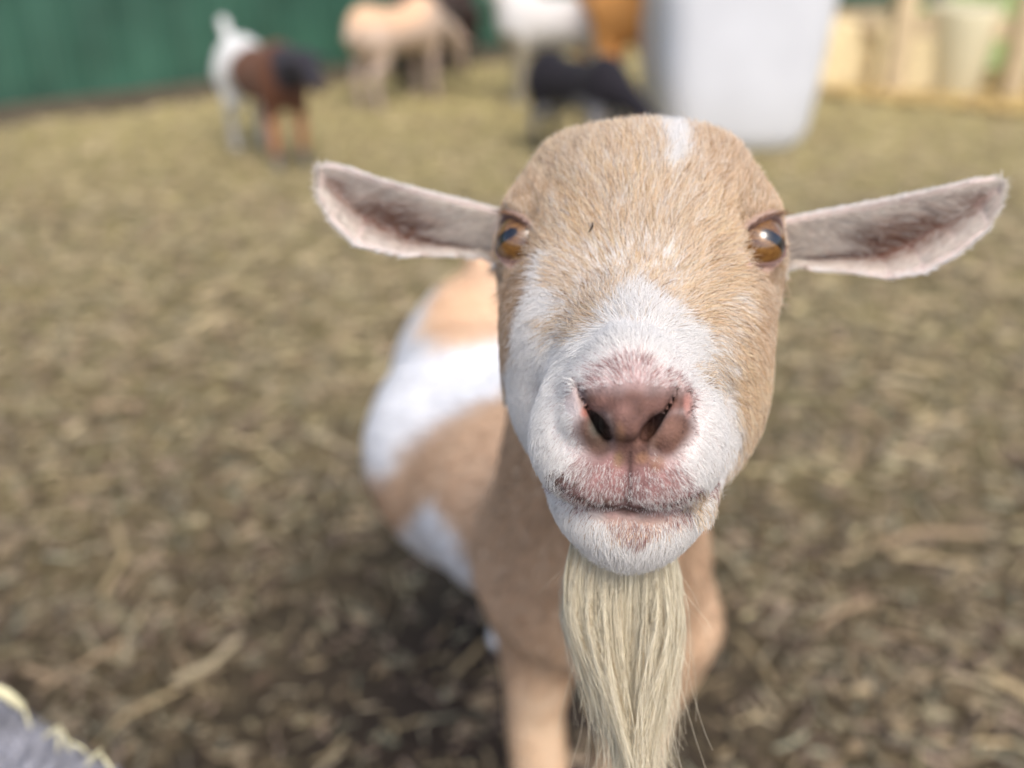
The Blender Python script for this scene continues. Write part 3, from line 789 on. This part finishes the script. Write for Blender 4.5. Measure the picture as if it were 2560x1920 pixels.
# ---------------------------------------------------------------- eyes
def eye_build(t, p, o):
    tc = nod(t, 'ShaderNodeTexCoord'); sep = nod(t, 'ShaderNodeSeparateXYZ'); t.links.new(tc.outputs['Object'], sep.inputs[0])
    def math_(op, a, b=None, c=None):
        n = nod(t, 'ShaderNodeMath', operation=op)
        for i, v in enumerate((a, b, c)):
            if v is None: continue
            if isinstance(v, (int, float)): n.inputs[i].default_value = v
            else: t.links.new(v, n.inputs[i])
        return n.outputs[0]
    X, Y, Z = sep.outputs
    rr = math_('SQRT', math_('ADD', math_('MULTIPLY', X, X), math_('MULTIPLY', Y, Y)))
    ang = math_('ARCTAN2', Y, X)
    cv_ = nod(t, 'ShaderNodeCombineXYZ'); t.links.new(math_('MULTIPLY', ang, 5.0), cv_.inputs[0]); t.links.new(math_('MULTIPLY', rr, 180.0), cv_.inputs[1])
    ns = nod(t, 'ShaderNodeTexNoise', Scale=1.6, Detail=5.0, Roughness=.7); t.links.new(cv_.outputs[0], ns.inputs['Vector'])
    iris = ramp(t, ns.outputs[0], [(.3, (.05, .018, .005)), (.5, (.17, .075, .016)), (.72, (.34, .18, .05))])
    # rounded-bar pupil
    bx = math_('MAXIMUM', math_('SUBTRACT', math_('ABSOLUTE', X), .0064), 0.0)
    pd = math_('SQRT', math_('ADD', math_('MULTIPLY', bx, bx), math_('MULTIPLY', Y, Y)))
    pm = nod(t, 'ShaderNodeMapRange'); t.links.new(math_('ADD', pd, math_('MULTIPLY', ns.outputs[0], .0006)), pm.inputs[0])
    pm.inputs[1].default_value = .0021; pm.inputs[2].default_value = .0028
    mx = nod(t, 'ShaderNodeMix', data_type='RGBA'); t.links.new(pm.outputs[0], mx.inputs[0]); mx.inputs[6].default_value = (.004, .004, .006, 1)
    t.links.new(iris.outputs[0], mx.inputs[7])
    # dark limbus and brown sclera behind the iris
    ed = nod(t, 'ShaderNodeMapRange'); t.links.new(Z, ed.inputs[0]); ed.inputs[1].default_value = -.0012; ed.inputs[2].default_value = .0022
    mx2 = nod(t, 'ShaderNodeMix', data_type='RGBA'); t.links.new(ed.outputs[0], mx2.inputs[0]); mx2.inputs[6].default_value = (.05, .02, .012, 1)
    t.links.new(mx.outputs[2], mx2.inputs[7]); t.links.new(mx2.outputs[2], p.inputs['Base Color'])
    p.inputs['Roughness'].default_value = .35; p.inputs['Specular IOR Level'].default_value = .2
    p.inputs['Coat Weight'].default_value = 1; p.inputs['Coat Roughness'].default_value = .015; p.inputs['Coat IOR'].default_value = 1.7
M_EYE = mat('goat_iris', eye_build)
for s in (-1, 1):
    zax = GAZE[s] @ HM.T
    tilt = math.radians(-24)
    xl = np.array([math.cos(tilt) * s * math.cos(math.radians(49)), math.sin(tilt), -math.cos(tilt) * math.sin(math.radians(49))])
    xw = xl @ HM.T; xw -= zax * (xw @ zax); xw /= np.linalg.norm(xw); yw = np.cross(zax, xw)
    bm = bmesh.new(); bmesh.ops.create_icosphere(bm, subdivisions=5, radius=EYE_R)
    for v in bm.verts:      # corneal bulge
        k = max(0, v.co.z / EYE_R - .55) / .45; v.co *= 1 + .05 * k * k * (3 - 2 * k)
    me = bpy.data.meshes.new('eye'); bm.to_mesh(me); bm.free(); me.materials.append(M_EYE)
    me.polygons.foreach_set('use_smooth', np.full(len(me.polygons), True))
    o = bpy.data.objects.new('eye', me); COL.objects.link(o); gchild(o)
    Mx = Matrix.Identity(4)
    c = to_w(EYE[s])
    for i in range(3): Mx[i][0], Mx[i][1], Mx[i][2], Mx[i][3] = xw[i], yw[i], zax[i], c[i]
    o.matrix_basis = Mx

# ---------------------------------------------------------------- fur
def sample(V, Q, density_fn, total):
    T = np.concatenate([Q[:, [0, 1, 2]], Q[:, [0, 2, 3]]])
    p0, p1, p2 = V[T[:, 0]], V[T[:, 1]], V[T[:, 2]]
    ar = np.linalg.norm(np.cross(p1 - p0, p2 - p0), axis=1) / 2
    cen = (p0 + p1 + p2) / 3
    w = ar * density_fn(cen); w = w / w.sum()
    idx = RNG.choice(len(T), total, p=w)
    r1, r2 = np.sqrt(RNG.random(total)), RNG.random(total)
    P = p0[idx] * (1 - r1)[:, None] + p1[idx] * (r1 * (1 - r2))[:, None] + p2[idx] * (r1 * r2)[:, None]
    return P
def normalize(v): return v / np.maximum(np.linalg.norm(v, axis=1, keepdims=True), 1e-9)

HT = GQ[(GV[GQ[:, 0], 2] > .70) & (GV[GQ[:, 0], 1] < .52)]
def head_density(C):
    L = to_l(C); px, py, L, w, dk, sk, lip = head_fields(C)
    d = np.ones(len(C)) * smooth(-.11, -.03, L[:, 2])
    d = d * (1 - np.interp(py, [980, 1040, 1080], [.15, .55, .85]) * sk) * (1 - .10 * lip) * (1 + .5 * lip * (py > 1240))
    best, U, T, side, inner = ear_weight(C)
    d = np.where(best > 0, 1.0 - .6 * ear_dark(U, T) * (inner > 0), d)
    for s in (-1, 1):
        o, r = eye_open(L, s); near = np.linalg.norm(L - EYE[s], axis=1) < .0185
        d = np.where(near & (o < 1.02) & (r < EYE_R * 1.28), 0, d)
        cor = np.linalg.norm((L - TEAR[s]) * np.array([1, .8, .6]), axis=1)
        d = d * (.12 + .88 * smooth(.0030, .0062, cor))
    # nothing grows inside mouth and nostrils
    dm = path_dist(L, MOUTH, [.0020, .0024, .0026, .0026, .0026, .0026, .0022, .0006, .0001]); d = d * (dm > 0)
    m = L.copy(); m[:, 0] = np.abs(L[:, 0])
    q2 = m.copy(); q2[:, 2] = 0
    d = d * (((path_dist(q2, [(.0068, -.0772, 0), (.0088, -.0740, 0), (.0125, -.0692, 0), (.0165, -.0655, 0)], [.003, .004, .004, .003]) > 0)) | (m[:, 2] < .06))
    g = grad(goat_sdf, C); facing = (normalize(g) * normalize(CAM - C)).sum(1)
    return d * np.where(facing > -.35, 1, .15)
NH = 225000
P0 = sample(GV, HT, head_density, NH)
N0_ = normalize(grad(goat_sdf, P0))
px, py, L, w, dk, sk, lip = head_fields(P0)
best, U, T, side, inner = ear_weight(P0)
# flow
cxp, cyp = 1588.0, 790.0
dx, dy = (px - cxp), (py - cyp)
r_ = np.hypot(dx, dy)
fx = dx * 1.05; fy = np.where(py < 1005, (1005 - py) * .35 + np.maximum(770 - py, 0) * .9 + 25, 1005 - py)
bend = smooth(120, 330, np.abs(dx)) * smooth(560, 720, py)          # cheeks comb down
fy = fy - bend * 330; fx = fx * (1 - .45 * bend)
muz = smooth(1050, 1130, py)                                       # lips comb down and out
fx = np.where(py > 1050, dx * (1 - muz) * 1.0 + dx * .9 * muz, fx); fy = fy - muz * 60
fl = normalize(fx[:, None] * CR + fy[:, None] * CU)
back = np.where(r_ < 150, .25, .45)
fl = fl + back[:, None] * CF
for s in (-1, 1):
    q = L - EYE[s]; dist = np.linalg.norm(q, axis=1)
    rep = (smooth(.030, .014, dist) * (1.6))[:, None]
    fl = fl + rep * normalize((q * np.array([1, 1, .2]))) @ HM.T
# ears: inner hair sweeps out and down from the upper edge, and up from the lower edge; outer hair follows the ear
for s in (-1, 1):
    m = (best > 0) & (side == s); e = EAR[s]
    inn = inner > 0
    k = np.where(T > np.interp(U, [0, .35, .7, 1], [-.62, -.40, -.12, 0]), -1.0, .55)
    ve = e['ax'] * .75 + e['sd'] * (k * np.where(inn, .55, .0))[:, None] 
    rim = (np.abs(T) > .85)[:, None]
    ve = np.where(rim, e['ax'] * 1.0 + e['sd'] * (np.sign(T) * .12)[:, None], ve)
    fl[m] = ve[m]
# natural wander of the coat
for k_, (sc, amp) in enumerate(((55, .55), (170, .45), (500, .35))):
    for ax_i in range(3):
        dvec = np.zeros(3); dvec[ax_i] = 1
        fl = fl + dvec * ((vnoise(P0, sc, 40 + k_ * 3 + ax_i) - .5) * amp * np.where(best > 0, .5, 1))[:, None]
fl = fl + RNG.normal(0, .11, (NH, 3))
fl = fl - N0_ * (fl * N0_).sum(1, keepdims=True); fl = normalize(fl)
# length
Lh = np.full(NH, .0092)
Lh = np.where(py < 520, .0092 + .004 * smooth(520, 330, py), Lh)
Lh = Lh * (1 - .50 * smooth(.45, .9, w) * smooth(780, 950, py))
Lh = Lh * (1 - .62 * sk) * (1 - .42 * lip)
Lh = np.where((py > 1320) & (w > .3), Lh + .0065 * smooth(1330, 1430, py), Lh)
for s in (-1, 1):
    dist = np.linalg.norm(L - EYE[s], axis=1); Lh = Lh * (1 - .52 * smooth(.026, .015, dist))
Lh = np.where(best > 0, np.where(inner > 0, .0050 + .008 * np.exp(-((T - .38) / .22) ** 2) * smooth(.15, .35, U) * smooth(.85, .6, U), .0042), Lh)
Lh = np.where((best > 0) & (np.abs(T) > .8), .0034, Lh)
Lh = Lh * np.where(path_dist(L, MOUTH, [.0045] * len(MOUTH)) < 0, .65, 1)
Lh = Lh * (.65 + .6 * RNG.random(NH))
# colour, each hair its own
mixn = RNG.normal(0, .16, NH) + (vnoise(P0, 700, 60) - .5) * .5
wm = smooth(.35, .65, w + mixn * np.where((w > .05) & (w < .97), 1, .25))
tone = RNG.random(NH)
tanc = TAN * 1.0 + (tone[:, None] - .5) * np.array([.44, .40, .34])
warm = vnoise(P0, 60, 62)[:, None]
tanc = tanc * (1 - .0 * warm) + np.array([.05, .0, -.05]) * (warm - .5)
tanc = tanc * (1 - dk[:, None]) + (np.array([.46, .31, .20]) + (tone[:, None] - .5) * .22) * dk[:, None]
pale = (RNG.random(NH) < .24)[:, None]; tanc = np.where(pale, np.array([.82, .72, .58]), tanc)
darkh = (RNG.random(NH) < .07)[:, None]; tanc = np.where(darkh, np.array([.30, .16, .085]), tanc)
whc = WHITE * (1 - .10 * tone[:, None] ** 2)
hc = tanc * (1 - wm[:, None]) + whc * wm[:, None]
pinkh = ((RNG.random(NH) < .42) & (lip + sk > .4))[:, None]; hc = np.where(pinkh, PINK * (.8 + .5 * tone[:, None]), hc)
nz_ = (sk > .5)[:, None]; hc = np.where(nz_, NOSE * (1.2 + .8 * tone[:, None]), hc)
# brown speckle on the left lip
sp = band(px, py, [(1400, 1195), (1470, 1240), (1530, 1250)], [26, 30, 18], .7) * .5 * (vnoise(P0, 380, 70) > .45)
spm = (RNG.random(NH) < sp)[:, None]; hc = np.where(spm, np.array([.16, .085, .06]), hc)
ew = best > 0
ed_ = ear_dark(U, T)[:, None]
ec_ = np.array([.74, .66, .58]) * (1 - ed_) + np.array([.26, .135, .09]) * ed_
ec_ = ec_ * (.70 + .6 * tone[:, None]) * (.8 + .4 * vnoise(P0, 350, 77)[:, None]); ec_ = np.where((RNG.random(NH) < .18)[:, None], np.array([.84, .80, .74]), ec_)
outer_e = np.array([.80, .75, .68]) * (.8 + .3 * tone[:, None])
rimw = smooth(.80, .95, np.abs(T))[:, None]; ec_ = ec_ * (1 - rimw) + np.array([.88, .86, .83]) * rimw
ec_ = np.where((inner > 0)[:, None], ec_, outer_e)
hc = np.where(ew[:, None], ec_, hc)
hc = np.clip(hc, .02, .92)
# shape
K = 5
ts = np.linspace(0, 1, K)
lift = np.where(best > 0, .22, .22 + .10 * RNG.random(NH))
lift = np.where((py > 1330) & (best == 0), .30, lift)
curl = normalize(np.cross(fl, N0_)) * RNG.normal(0, .16, (NH, 1))
pts = np.stack([P0 - N0_ * .0003 + fl * (Lh * t)[:, None] + N0_ * (Lh * lift * (t * 1.15 - .45 * t * t))[:, None] + curl * (Lh * t * t)[:, None] for t in ts], 1)
rad = np.stack([np.full(NH, .000108) * (1 - .75 * t ** 1.5) for t in ts], 1) * (.75 + .5 * RNG.random((NH, 1)))
short = (np.clip(lip + sk, 0, 1) * .45)[:, None]; rad = rad * (1 - short)
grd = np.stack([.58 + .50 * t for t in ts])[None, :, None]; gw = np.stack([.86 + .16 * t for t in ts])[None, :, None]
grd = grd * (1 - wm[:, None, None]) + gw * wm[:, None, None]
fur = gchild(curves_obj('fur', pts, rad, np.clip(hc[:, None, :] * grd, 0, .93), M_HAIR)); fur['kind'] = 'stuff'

# body and neck fur, coarser
BT = GQ[(GV[GQ[:, 0], 2] > .12)]
def body_density(C):
    L = to_l(C); best_ = ear_weight(C)[0]
    f = smooth(-.02, -.08, L[:, 2]) * (1 - best_)
    return f
NB = 60000
PB = sample(GV, BT, body_density, NB)
NBn = normalize(grad(goat_sdf, PB))
flb = np.array([-.15, .6, -.9]) + RNG.normal(0, .2, (NB, 3)); flb = normalize(flb - NBn * (flb * NBn).sum(1, keepdims=True))
LB = (.010 + .009 * RNG.random(NB)) * np.where(PB[:, 2] < .45, .6, 1)
cb = goat_color(PB + RNG.normal(0, .006, PB.shape)) * (.72 + .5 * RNG.random((NB, 1)))
ptsb = np.stack([PB - NBn * .0004 + flb * (LB * t)[:, None] + NBn * (LB * .3 * (t - .4 * t * t))[:, None] for t in np.linspace(0, 1, 4)], 1)
radb = np.stack([np.full(NB, .0006) * (1 - .8 * t) for t in np.linspace(0, 1, 4)], 1)
bf = gchild(curves_obj('body_fur', ptsb, radb, np.clip(cb[:, None, :] * np.array([.85, .95, 1.0, 1.05])[None, :, None], 0, .93), M_HAIR)); bf['kind'] = 'stuff'

# ---------------------------------------------------------------- beard
def beard():
    n = 20000
    r = np.random.default_rng(33)
    lock = (r.random(n) < .5).astype(float)                 # 0 left lock, 1 right lock
    q = r.random(n)
    # root line under the chin
    rx = np.where(lock == 0, 1438 + 140 * q, 1585 + 92 * q)
    depth = .362 + .026 * r.random(n)
    ry = 1330 + 65 * np.sin(np.clip((rx - 1400) / 300, 0, 1) * math.pi) + 18 * r.random(n)
    # path in photo-like coordinates down the lock; each row is a height, left/right edge of the lock
    ys_ = np.array([1360, 1450, 1550, 1650, 1750, 1850, 1950, 2060, 2150])
    l0 = np.array([1426, 1406, 1410, 1446, 1492, 1534, 1558, 1566, 1568]); l1 = np.array([1585, 1586, 1582, 1580, 1586, 1600, 1612, 1606, 1590])
    r0 = np.array([1582, 1578, 1582, 1572, 1566, 1572, 1580, 1590, 1594]); r1 = np.array([1686, 1700, 1704, 1692, 1666, 1636, 1616, 1606, 1598])
    clump = np.floor(q * 31) / 31 + .02; cj = r.normal(0, .05, 70)[(np.floor(q * 31) + 31 * lock).astype(int)]
    end = 1740 + 360 * r.random(n); early = r.random(n) < .12; end = np.where(early, 1500 + 300 * r.random(n), end)
    K = 12; P = []
    wav = r.random(n) * 6.28; amp = 5.0 * r.random(n) + 1.5
    stray = np.where(r.random(n) < .10, r.normal(0, 42, n), r.normal(0, 3, n))
    for k in range(K):
        t = k / (K - 1); y = ry + (end - ry) * t
        a = np.where(lock == 0, np.interp(y, ys_, l0), np.interp(y, ys_, r0)); b = np.where(lock == 0, np.interp(y, ys_, l1), np.interp(y, ys_, r1))
        g = smooth(.15, .9, np.array([t]))[0] * .30
        qq = np.clip(q * (1 - g) + (clump + cj * 1.2) * g, -.05, 1.05)
        x = a + (b - a) * qq + np.sin(t * 7 + wav) * amp * t * .6 + stray * t * t + 15 * np.sin(t * 5.5 + clump * 23 + lock * 2) * t
        D = depth + .012 * t + .004 * np.sin(clump * 31 + lock * 2) * t + .010 * (r.random(n) - .5) * t - .016 * np.sin(math.pi * np.clip(qq, 0, 1)) * t
        P.append(CAM + CF * D[:, None] + CR * ((x - 1280) * D / FPX)[:, None] + CU * ((960 - y) * D / FPX)[:, None])
    P = np.stack(P, 1)
    base = np.array([.72, .655, .50]); tone = r.random((n, 1))
    c = base * (.80 + .36 * tone); c = np.where(r.random((n, 1)) < .14, np.array([.86, .80, .62]), c); c = np.where(r.random((n, 1)) < .05, np.array([.45, .34, .20]), c)
    c = c[:, None] * np.linspace(.92, 1.05, K)[None, :, None]
    rad = .000095 * (.7 + .6 * r.random((n, 1))) * np.linspace(1, .45, K)[None]
    return gchild(curves_obj('beard', P, rad, np.clip(c, 0, .9), M_HAIR))
beard()

# lashes
def lashes():
    P = []; C = []; R = []
    r = np.random.default_rng(3)
    for s in (-1, 1):
        for i in range(70):
            a = math.radians(r.uniform(35, 150) if r.random() < .8 else r.uniform(200, 330))
            uu, vv = math.cos(a) * 1.06, math.sin(a) * 1.06
            ub = math.radians(60) if uu < 0 else math.radians(68)
            u_, v_ = uu * ub, vv * math.radians(41)
            ca, sa = math.cos(math.radians(22)), math.sin(math.radians(22))
            du, dv = u_ * ca - v_ * sa, u_ * sa + v_ * ca
            az, el = du + math.radians(38), dv + math.radians(1)
            d = np.array([s * math.sin(az) * math.cos(el), math.sin(el), math.cos(az) * math.cos(el)])
            p0 = EYE[s] + d * (EYE_R + .0022); up = 1 if math.sin(a) > 0 else -1
            ln = r.uniform(.003, .008)
            out_ = d * .7 + np.array([s * .5, -.1 * up + .1, 0]) + r.normal(0, .15, 3); out_ /= np.linalg.norm(out_)
            P.append([p0 + out_ * ln * t + np.array([0, -up * .25 * ln * t * t, 0]) for t in np.linspace(0, 1, 5)])
            C.append([(.10, .05, .03) if r.random() < .5 else (.42, .24, .14)] * 5); R.append([.00009 * (1 - .7 * t) for t in np.linspace(0, 1, 5)])
    P = to_w(np.array(P))
    return gchild(curves_obj('eyelashes', P, np.array(R), np.array(C), M_HAIR))
lashes()

# dirt crumbs stuck to the nose
M_CRUMB = plain_mat('dried_mud', (.11, .11, .085), rough=.95, spec=.2, nscale=900, namt=.5)
M_CHAFF = plain_mat('dark_chaff', (.06, .04, .03), rough=.9, spec=.2, nscale=300)
def lump(name, p, r, m, seed, squash=(1, 1, 1)):
    n = 1 + .9 * (vnoise(ICO_V, 2.2, seed) - .5) + .6 * (vnoise(ICO_V, 5.5, seed + 3) - .5)
    o = mesh_obj(name, ICO_V * n[:, None] * r * np.array(squash), ICO_F, m); o.location = p
    return o
crumb = [(1706, 1066, .0026, 'largest grey mud crumb stuck beside the right nostril'), (1674, 1098, .0016, 'small mud crumb under the right nostril'),
         (1478, 1078, .0018, 'grey mud smear crumb on the wing of the left nostril'), (1337, 643, .0012, 'round brown bead in the tear corner of the left eye')]
for i, (a, b, r_, lb) in enumerate(crumb):
    tag(lump('dirt_crumb', onto(a, b), r_, M_CRUMB, 5 + i, (1, .8, 1)), lb, 'dirt', 'dirt crumbs on the goat')
pa, pb = onto(1480, 558) + CF * -.0022, onto(1470, 583) + CF * -.0018
cv_ = []
for k, t in enumerate(np.linspace(0, 1, 6)):
    c_ = pa * (1 - t) + pb * t + CR * .0006 * math.sin(t * 3.1); rr = .00045 * math.sin(.4 + t * 2.4)
    cv_.append([c_ + (CR * math.cos(a) + CF * math.sin(a)) * rr for a in np.linspace(0, 2 * math.pi, 7)[:-1]])
v, q = loft(cv_); tag(mesh_obj('chaff_sliver', v, q, M_CHAFF), 'thin dark sliver of chaff on the forehead fur', 'chaff')

# ================================================================== grey goat at the lower left corner
def cG(v): return blend(v, (.40, .41, .46), [((-.1, 0, .6), (.5, .05, .1), (.36, .35, .36))], 8)
A0 = np.array([-.3205, .4415]); A1 = np.array([-.226, .3805])
gg = herd_goat('goat', 'pale grey woolly goat whose back just enters the lower left corner', cG, (-.483, .448, 0), math.radians(147), 1.0, 'up', h=.008)
gg['group'] = 'goats loose in the yard'
# its wool
gb_ = [c for c in gg.children if c.name.startswith('body')][0].data
vv = np.empty(len(gb_.vertices) * 3, np.float32); gb_.vertices.foreach_get('co', vv); vv = vv.reshape(-1, 3).astype(float)
ff = np.empty(len(gb_.loops), np.int32); gb_.loops.foreach_get('vertex_index', ff); ff = ff.reshape(-1, 4)
def dens(C): return smooth(.35, .5, C[:, 2]) * (C[:, 0] < .1)
def nrm_from(P):   # smooth outward direction of the barrel
    c = np.stack([np.clip(P[:, 0], -.25, .2), np.zeros(len(P)), np.full(len(P), .43)], 1); return normalize(P - c)
PW = sample(vv, ff, dens, 26000); NW = nrm_from(PW)
dw = normalize(NW + RNG.normal(0, .55, PW.shape)); lw = .008 + .008 * RNG.random(len(PW))
ptw = np.stack([PW + dw * (lw * t)[:, None] + RNG.normal(0, .0015, PW.shape) * t for t in np.linspace(0, 1, 4)], 1)
cw = np.array([.54, .54, .58]) * (.55 + .7 * RNG.random((len(PW), 1))) * (.75 + .5 * vnoise(PW, 60, 5)[:, None])
wo = curves_obj('wool', ptw, np.tile(np.array([.0007, .0006, .0004, .0002]), (len(PW), 1)), np.repeat(cw[:, None], 4, 1), M_HAIR, gg); wo['kind'] = 'stuff'

# stalks caught in the wool along its back
def surf_grey(px, py):
    """first wool surface met along the ray: nearest body vertex to the line of sight"""
    d = CF * FPX + CR * (px - 1280) + CU * (960 - py); d = d / np.linalg.norm(d)
    mw = np.array(Matrix.LocRotScale(gg.location, gg.rotation_euler, gg.scale)); W_ = vv @ mw[:3, :3].T + mw[:3, 3]
    q = W_ - CAM; t = q @ d; dist = np.linalg.norm(q - t[:, None] * d, axis=1)
    ok = dist < dist.min() + .008; i = np.nonzero(ok)[0][np.argmin(t[ok])]
    return W_[i]
M_STALK = plain_mat('green_straw', (.62, .58, .36), rough=.6, nscale=80, namt=.3)
rs = np.random.default_rng(8)
for k, (a, b, ln, ang, lab) in enumerate([(20, 1735, .030, 2.6, 'broad pale husk lying on the grey goat at the frame edge'), (72, 1785, .016, 1.9, 'curled straw on the grey goat nearest the husk'),
        (135, 1822, .014, .6, 'short straw crossing the ridge of the grey goat'), (152, 1836, .018, 1.5, 'upright straw standing in the grey wool'), (172, 1845, .015, 1.9, 'thin bent green straw in the grey wool'),
        (205, 1862, .014, -.6, 'pale straw lying along the ridge of the grey goat'), (240, 1885, .015, .8, 'stub of straw low on the ridge of the grey goat'), (275, 1905, .017, -1.0, 'lowest curved straw on the grey goat')]):
    p = at(a, b + 5, (surf_grey(a, b + 14) - CAM) @ CF - .006); d0 = CR * math.cos(ang) + CU * math.sin(ang)
    wd = .0045 if k == 0 else .0012
    rings = []
    for t in np.linspace(-.5, .5, 7):
        c_ = p + d0 * ln * t + CU * (.25 * ln * (.25 - t * t)) - CF * .003; sN = np.cross(d0, CF)
        rings.append([c_ + (sN * math.cos(q_) + CF * .35 * math.sin(q_)) * wd * (1 - 1.2 * t * t * 1.4) for q_ in np.linspace(0, 2 * math.pi, 7)[:-1]])
    v, q = loft(rings); tag(mesh_obj('straw', v, q, M_STALK), lab, 'straw', 'straws caught in the grey wool')
